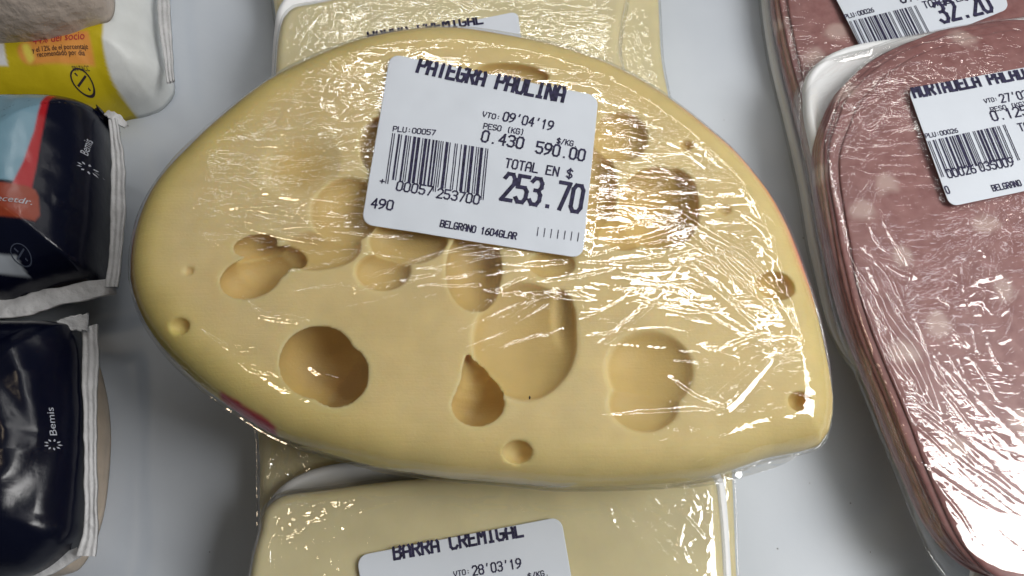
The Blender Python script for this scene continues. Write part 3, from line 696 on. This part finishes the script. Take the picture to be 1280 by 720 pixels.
lab2 = price_label([z2(372,308),z2(990,195),z2(1110,590),z2(518,716)], zm+.1, lambda x, y: np.full(np.shape(x), zm+.085), t, b, .28, .03, 9)
WM = [(1090,110,60,50,-38,12,15,60,22,.012,.028),(1080,210,50,60,-62,8,35,110,26,.014,.030),(1150,60,60,20,-25,25,15,45,8,.012,.028),(1205,75,12,30,70,35,10,30,20,.014,.024),
      (1230,370,42,50,-50,45,15,60,70,.022,.026),(1200,330,50,30,10,45,15,45,26,.018,.024),(1110,400,28,70,62,8,60,180,26,.018,.030),(1180,470,50,70,55,12,40,120,24,.014,.028),
      (1180,600,70,60,42,6,90,240,34,.014,.030),(1240,560,40,60,48,10,40,140,18,.013,.028),(1140,640,30,60,60,8,60,150,14,.014,.030),(1260,270,30,20,-20,50,10,30,30,.016,.024),(1270,640,30,60,35,10,50,140,14,.012,.03)]
LM = strokes_px([([(1092,318),(1105,350),(1125,395),(1160,440),(1190,520)],.07,.05),([(1090,318),(1120,322),(1160,340)],.05,.05),([(1060,110),(1110,75),(1175,62)],.04,.04),([(1035,210),(1060,165),(1120,110)],.04,.04)], 4.2)
mort_pack('front mortadella pack showing its white foam tray corner, label headed MORTADELA',
    [(1013,210),(1022,165),(1045,115),(1085,72),(1130,45),(1200,22),(1290,12),(1400,30),(1500,100),(1570,230),(1590,400),(1570,560),(1500,680),(1400,720),(1290,725),(1215,715),(1160,670),(1120,590),(1085,500),(1050,410),(1028,320)],
    [(1001,130),(1008,95),(1030,72),(1070,56),(1120,48),(1300,20),(1500,20),(1620,60),(1640,400),(1600,760),(1300,800),(1200,760),(1215,700),(1180,600),(1130,505),(1085,410),(1048,310),(1016,210)],
    [(0,0,.0),(.0,-.0,.01),(.02,-.02,.03),(.03,-.03,.06),(.12,-.16,.08),(.18,-.28,.12),(.34,-.55,.22)], zm, 2.05, .13, .55, strokes_from(WM, 3.6, 31)+LM, lab2, 50,
    None, 1000, 230, film_px=[(1001,130),(1008,95),(1030,72),(1070,56),(1120,48),(1300,20),(1500,20),(1620,60),(1640,400),(1600,760),(1300,800),(1225,760),(1163,690),(1120,592),(1083,500),(1048,410),(1025,310),(1008,210)])
# back pack, below
zk = 1.95
z3 = lambda a, b: (a/2.7679+1000, b/2.7679)
t = Flat(zk+.1); b = Flat(zk+.1)
t.text('PLU:00026', z3(158,67), z3(256,42), 14/2.77, .16); t.text('0.115', z3(352,12), z3(460,-12), 30/2.77, .13); t.text('TOTAL EN $', z3(432,30), z3(612,-8), 22/2.77, .13)
t.text('32.20', z3(492,80), z3(668,38), 66/2.77, .14); t.text('00026', z3(232,205), z3(330,180), 26/2.77, .13)
b.barcode(z3(168,76), z3(400,20), z3(222,190), '2000260032206')
lab3 = price_label([z3(60,-130),z3(640,-250),z3(722,30),z3(240,225)], zk+.1, lambda x, y: np.full(np.shape(x), zk+.085), t, b, .25, .03, 19)
WK = [(975,120,20,80,-70,20,12,45,50,.018,.026),(985,60,30,50,60,30,10,30,20,.014,.026),(1000,200,14,70,65,14,20,60,40,.02,.028),(1050,40,30,30,-30,30,10,30,8,.012,.026)]
mort_pack('darker mortadella pack under the other one, its label price reading 32.20',
    [(952,-60),(955,10),(966,80),(985,160),(1003,240),(1020,330),(1060,420),(1150,480),(1300,500),(1440,420),(1480,200),(1440,0),(1340,-120),(1150,-160),(1000,-140)],
    [(948,-80),(950,0),(961,80),(980,160),(998,240),(1014,330),(1050,440),(1150,510),(1320,520),(1480,440),(1510,200),(1470,-20),(1360,-160),(1150,-190),(980,-170)],
    [(0,0,0),(.02,.02,.05),(.1,.05,.1),(.16,-.1,.25)], zk, 0.0, .18, .5, strokes_from(WK, 1.95, 41), lab3, 70, None, 700, 130, .03)

# ================================================================ pouches on the left
def pouch_body(px, zt, zb, r, rough_amp, seed, prints, base, folds=(), name='pouch', mat=None, n=520, tops=150, scale=1.8):
    zm_ = zb+.62*(zt-zb); o = outline(px, zm_+.3, zb+.3, .3, 260); S = Slab(o, zt, zb, r, .07)
    lo = o.min(0)-.3; hi = o.max(0)+.3; R = Raster(lo[0], lo[1], hi[0], hi[1], .045); H = burn(R, folds)
    H += rough_amp*(1-np.abs(fbm(R.X, R.Y, scale, seed, 3))*1.6)
    def zf(x, y):
        d = np.clip(-S.d(x, y)/r, 0, 1)
        return zb+(zt-zb)*(.30+.70*np.sqrt(np.clip(1-(1-d)**2, 0, 1)))+R(x, y, H)*np.clip(d*4, .1, 1)
    oo = spline(o, n); V, F = polar(oo, tops, zf, lambda x, y: np.full(np.shape(x), zb)+.02, 4, 1.2)
    ob = mesh_obj(name, V, F, mat or M_bag)
    x, y, z = V.T; col = np.tile(np.array(base, float), (len(V), 1))
    for poly, zz, c, soft in prints:
        pp = spline(P(*np.array(poly, float).T, zz), 140) if soft < 0 else P(*np.array(poly, float).T, zz)
        d = sdf2(pp, x, y); k = np.clip(.5-d/(2*abs(soft)), 0, 1)[:, None]; col = col*(1-k)+np.array(c)*k
    set_color(ob, col); return ob, zf, o
def strip(px_line, widths, z, seed, name='edge_seal', mat=None, th=.09, amp=.10, rib=True):
    """heat-sealed edge: a crimped strip following a line, widths in cm"""
    q = spline(px_line, 150, False); c = P(q[:, 0], q[:, 1], z)
    zz = np.interp(np.linspace(0, 1, 150), np.linspace(0, 1, len(widths)), [w_ for w_ in widths])
    tn = np.gradient(c, axis=0); tn /= np.linalg.norm(tn, axis=1)[:, None]; nn = np.stack([-tn[:, 1], tn[:, 0]], -1)
    K = 15; V = []
    for k in range(K):
        u = k/(K-1)-.5; p = c+nn*(u*zz*(1+.16*vnoise(np.linspace(0, 14, 150), np.zeros(150), 1, seed)))[:, None]
        zz_ = z+amp*fbm(p[:, 0], p[:, 1], .9, seed, 3)+(.018*math.cos(u*2*math.pi*2.5) if rib else 0)
        V.append(np.c_[p, zz_])
    top = np.array(V); bot = top.copy(); bot[:, :, 2] -= th
    A = np.concatenate([top, bot[::-1]]); M = len(A); A2 = A.reshape(-1, 3); F = []
    for k in range(M):
        for i in range(149): F.append((k*150+i, ((k+1) % M)*150+i, ((k+1) % M)*150+i+1, k*150+i+1))
    ob = mesh_obj(name, A2, np.array(F), mat or M_seal)
    return ob
def solve_z(px, py, z, zf):
    for _ in range(12):
        q = P(px, py, z); z = .5*z+.5*float(zf(q[0], q[1]))
    return z
def print_text(txt, p0, p1, hpx, z, zf, mat, name='lettering', shear=0, squash=1.0):
    cu = bpy.data.curves.new('t', 'FONT'); cu.body = txt; cu.shear = shear; cu.resolution_u = 3; ob = bpy.data.objects.new('t', cu); COL.objects.link(ob)
    me = bpy.data.meshes.new_from_object(ob.evaluated_get(bpy.context.evaluated_depsgraph_get())); bpy.data.objects.remove(ob); bpy.data.curves.remove(cu)
    n = len(me.vertices); co = np.empty(n*3, np.float32); me.vertices.foreach_get('co', co); co = co.reshape(-1, 3)
    z = solve_z((p0[0]+p1[0])/2, (p0[1]+p1[1])/2, z, zf)
    a, b = P(*p0, z), P(*p1, z); d = b-a; L = np.hypot(*d); d /= L; u = np.array([-d[1], d[0]])
    dp = np.array(p1, float)-np.array(p0, float); dp /= np.hypot(*dp); up = np.array([dp[1], -dp[0]])
    H = np.hypot(*(P(p0[0]+up[0]*hpx, p0[1]+up[1]*hpx, z)-a))
    wx = max(co[:, 0].max(), 1e-6); xy = a+np.outer(co[:, 0]/wx*L, d)+np.outer(co[:, 1]/.7*H, u)
    co2 = np.c_[xy, zf(xy[:, 0], xy[:, 1])+.03].astype(np.float32); me.vertices.foreach_set('co', co2.ravel()); me.update()
    o = bpy.data.objects.new(name, me); COL.objects.link(o); me.materials.append(mat); return o
def ring_mark(px, py, rpx, z, zf, mat, petals=0, wd=.25, cross=False, name='round_mark'):
    z = solve_z(px, py, z, zf); c = P(px, py, z); r = np.hypot(*(P(px+rpx, py, z)-c)); V = []; F = []
    def addq(pts):
        k = len(V); V.extend(pts); F.append(tuple(range(k, k+len(pts))))
    if petals:
        for i in range(petals):
            a = i*2*math.pi/petals; e = np.array([math.cos(a), math.sin(a)]); f = np.array([-e[1], e[0]])
            m = c+e*r*.75; addq([m-e*r*.25+f*r*.05, m+f*r*.2-e*r*.02, m+e*r*.28+f*r*.12, m-f*r*.06+e*r*.02])
    else:
        m_ = 28
        for i in range(m_):
            a, b_ = i*2*math.pi/m_, (i+1)*2*math.pi/m_
            addq([c+r*np.array([math.cos(a), math.sin(a)]), c+r*np.array([math.cos(b_), math.sin(b_)]), c+r*(1-wd)*np.array([math.cos(b_), math.sin(b_)]), c+r*(1-wd)*np.array([math.cos(a), math.sin(a)])])
    if cross:
        for sg in (1, -1):
            e = np.array([.707, .707*sg]); f = np.array([-e[1], e[0]]); addq([c-e*r*.7-f*r*.08, c+e*r*.7-f*r*.08, c+e*r*.7+f*r*.08, c-e*r*.7+f*r*.08])
    V = np.array(V); ob = mesh_obj(name, np.c_[V, zf(V[:, 0], V[:, 1])+.03], F, mat, smooth=False); return ob

NAVY = (.002, .003, .012)
# beige package lowest
bz, zf0, o0 = pouch_body([(-240,420),(-100,410),(60,410),(105,432),(122,475),(130,530),(128,590),(119,650),(98,700),(60,720),(-100,740),(-240,720)], 2.0, 0.0, 1.4, .03, 90, [], (.5, .38, .25), name='package_body', mat=M_beige, n=300, tops=60)
T = empty('beige_package', (o0[:, 0].mean(), o0[:, 1].mean(), 0), 'beige package showing its rounded side under the lowest navy pouch', 'package'); adopt(T, [bz])
# lowest navy pouch
fl = strokes_px([([(5,420),(25,450),(40,500),(52,560)],.28,.16),([(-20,480),(8,520),(14,560),(-10,640)],.30,.20),([(62,470),(66,520),(62,580),(40,640)],.16,.09),([(20,700),(60,660),(100,610)],.16,.12),([(-20,610),(20,590),(40,540)],.15,.12)], 4.2)
bd, zf1, o1 = pouch_body([(-260,400),(-120,392),(0,393),(50,393),(88,402),(104,430),(108,500),(107,580),(103,640),(98,672),(70,700),(30,722),(-100,745),(-260,740)], 4.5, 2.0, 2.6, .07, 91, [], NAVY, fl)
s1 = strip([(112,408),(113,450),(112,520),(113,600),(113,655),(106,695)], [.55,.5,.38,.34,.36,.5], 2.9, 3)
s1b = strip([(70,405),(90,403),(108,402)], [.25,.4,.6], 3.2, 5, rib=False, amp=.16)
s1c = strip([(-60,745),(10,728),(50,712),(98,690)], [.5,.5,.5,.3], 2.5, 6, rib=False)
tx = print_text('Bemis', (71,545), (68,510), 5.5, 4.1, zf1, M_white_print); rg = ring_mark(67, 556, 7, 4.1, zf1, M_white_print, petals=9)
tx.parent = bd; rg.parent = bd
T = empty('navy_pouch', (o1[:, 0].mean(), o1[:, 1].mean(), 2.0), 'lowest navy pouch in the left column, plain and creased with shiny folds', 'pouch', 'navy pouches on the left')
adopt(T, [bd, s1, s1b, s1c, tx, rg])
# yellow and white bag at the top left
yp = [([(-300,30),(60,20),(128,0),(128,40),(124,80),(142,145),(60,160),(-300,160)], 3.2, (.55,.43,.01), .05),
      ([(24,62),(36,54),(60,48),(105,40),(112,45),(111,68),(104,72),(60,76),(36,78),(26,74)], 3.2, (.72,.30,.06), -.06),
      ([(30,60),(38,58),(42,72),(34,76)], 3.2, (.80,.66,.10), -.06),
      ([(-20,58),(7,57),(8,80),(-20,80)], 3.2, (.7,.7,.72), .04),
      ([(55,106),(86,100),(91,112),(60,118)], 3.2, (.60,.30,.28), .03)]
fy = strokes_px([([(128,78),(150,92),(190,96)],.16,.10),([(140,110),(160,98),(180,104),(200,96)],.14,.10),([(150,130),(175,112),(198,110)],.14,.09),([(165,40),(178,60),(190,90)],.16,.12),([(130,20),(150,60),(160,80)],.10,.15),([(150,60),(168,66),(184,72)],.10,.08)], 3.2)
by, zf3, o3 = pouch_body([(-300,-160),(0,-170),(150,-160),(196,-120),(202,-40),(204,40),(210,88),(214,102),(206,118),(190,134),(160,140),(60,165),(-300,175)], 3.3, 0.0, 2.2, .08, 92, yp, (.72,.74,.73), fy, scale=1.8, mat=M_softbag)
s3 = strip([(203,-150),(203,-60),(204,0),(207,40),(210,75),(213,102)], [.42,.42,.42,.4,.4,.3], 1.9, 9)
a1 = print_text('44% del socio', (42,57), (105,47), 8, 3.2, zf3, M_red_print, shear=.2); a2 = print_text('y el 12% de el porcentaje', (42,67), (108,58), 5, 3.2, zf3, M_dark_print)
a3 = print_text('recomendado por dia', (48,73), (104,66), 5, 3.2, zf3, M_dark_print); a4 = ring_mark(103, 102, 11, 3.2, zf3, M_dark_print, wd=.14, cross=True)
a5 = print_text('SIN TACC', (93,91), (112,88), 4, 3.2, zf3, M_dark_print)
for q in (a1, a2, a3, a4, a5): q.parent = by
T = empty('yellow_bag', (o3[:, 0].mean(), o3[:, 1].mean(), 0), 'yellow and white soft bag in the top left corner with a crumpled white end', 'bag'); adopt(T, [by, s3, a1, a2, a3, a4, a5])
# middle navy pouch
mp = [([(-300,100),(47,100),(46,125),(38,170),(22,225),(-300,235)], 4.9, (.17,.30,.38), .03), ([(45,100),(54,100),(49,140),(41,190),(34,232),(12,236),(26,200),(38,160),(44,125)], 4.9, (.36,.010,.015), .03),
      ([(-60,229),(30,229),(38,232),(41,240),(41,262),(36,270),(-60,268)], 4.9, (.25,.04,.016), .03),
      ([(-40,312),(10,312),(10,328),(-40,330)], 4.6, (.35,.38,.42), .04), ([(22,352),(38,354),(36,365),(22,366)], 4.6, (.20,.08,.06), .05), ([(-10,354),(8,355),(8,366),(-10,366)], 4.6, (.20,.08,.06), .05)]
fm_ = strokes_px([([(76,190),(82,215),(78,235)],.12,.10),([(60,243),(75,241),(88,244)],.10,.08),([(70,315),(74,290),(80,278)],.16,.12),([(0,322),(12,318),(30,310)],.12,.10)], 4.6)
bn, zf2, o2 = pouch_body([(-300,104),(-100,107),(20,107),(70,108),(100,116),(124,132),(138,165),(141,210),(139,270),(133,330),(130,355),(90,365),(40,378),(0,385),(-300,395)], 5.0, 1.4, 2.7, .07, 93, mp, NAVY, fm_)
s2 = strip([(140,148),(147,200),(147,260),(143,320),(138,358)], [.30,.42,.46,.42,.4], 3.0, 13)
s2b = strip([(-260,400),(0,386),(50,376),(100,366),(142,356)], [.9,.9,.8,.7,.6], 2.6, 14, rib=False, amp=.16)
s2c = strip([(132,140),(146,148),(158,158)], [.2,.35,.15], 2.9, 15, rib=False, amp=.12)
b1 = print_text('Bemis', (112,198), (115,176), 5, 4.0, zf2, M_white_print); b2 = ring_mark(110, 211, 7, 4.0, zf2, M_white_print, petals=9)
b3 = print_text('recetdr.', (-8,253), (35,252), 7, 4.6, zf2, M_white_print, shear=.2); b4 = ring_mark(26, 318, 11, 4.6, zf2, M_white_print, wd=.1, cross=True, name='faint_mark')
b4.data.materials[0] = principled('faint_grey_print', (.05,.06,.09), .4)
for q in (b1, b2, b3, b4): q.parent = bn
T = empty('navy_pouch', (o2[:, 0].mean(), o2[:, 1].mean(), 1.4), 'middle navy pouch with a pale blue panel, red stripe and orange badge', 'pouch', 'navy pouches on the left')
adopt(T, [bn, s2, s2b, s2c, b1, b2, b3, b4])
# wrapped cream thing on the yellow bag
fc = strokes_px([([(20,-10),(60,10),(90,30)],.10,.12),([(60,-10),(90,8),(120,16)],.10,.10),([(0,20),(40,30),(80,34)],.08,.10)], 5)
bc, zf4, o4 = pouch_body([(-260,-160),(0,-170),(100,-140),(130,-60),(136,0),(132,14),(112,24),(70,40),(0,48),(-260,52)], 5.4, 3.1, 1.2, .10, 94, [], (.5,.4,.35), fc, name='package_body', mat=M_cream_wrap, n=300, tops=80, scale=1.0)
T = empty('cream_package', (o4[:, 0].mean(), o4[:, 1].mean(), 3.1), 'dull cream wrapped package lying on the yellow bag in the corner', 'package'); adopt(T, [bc])
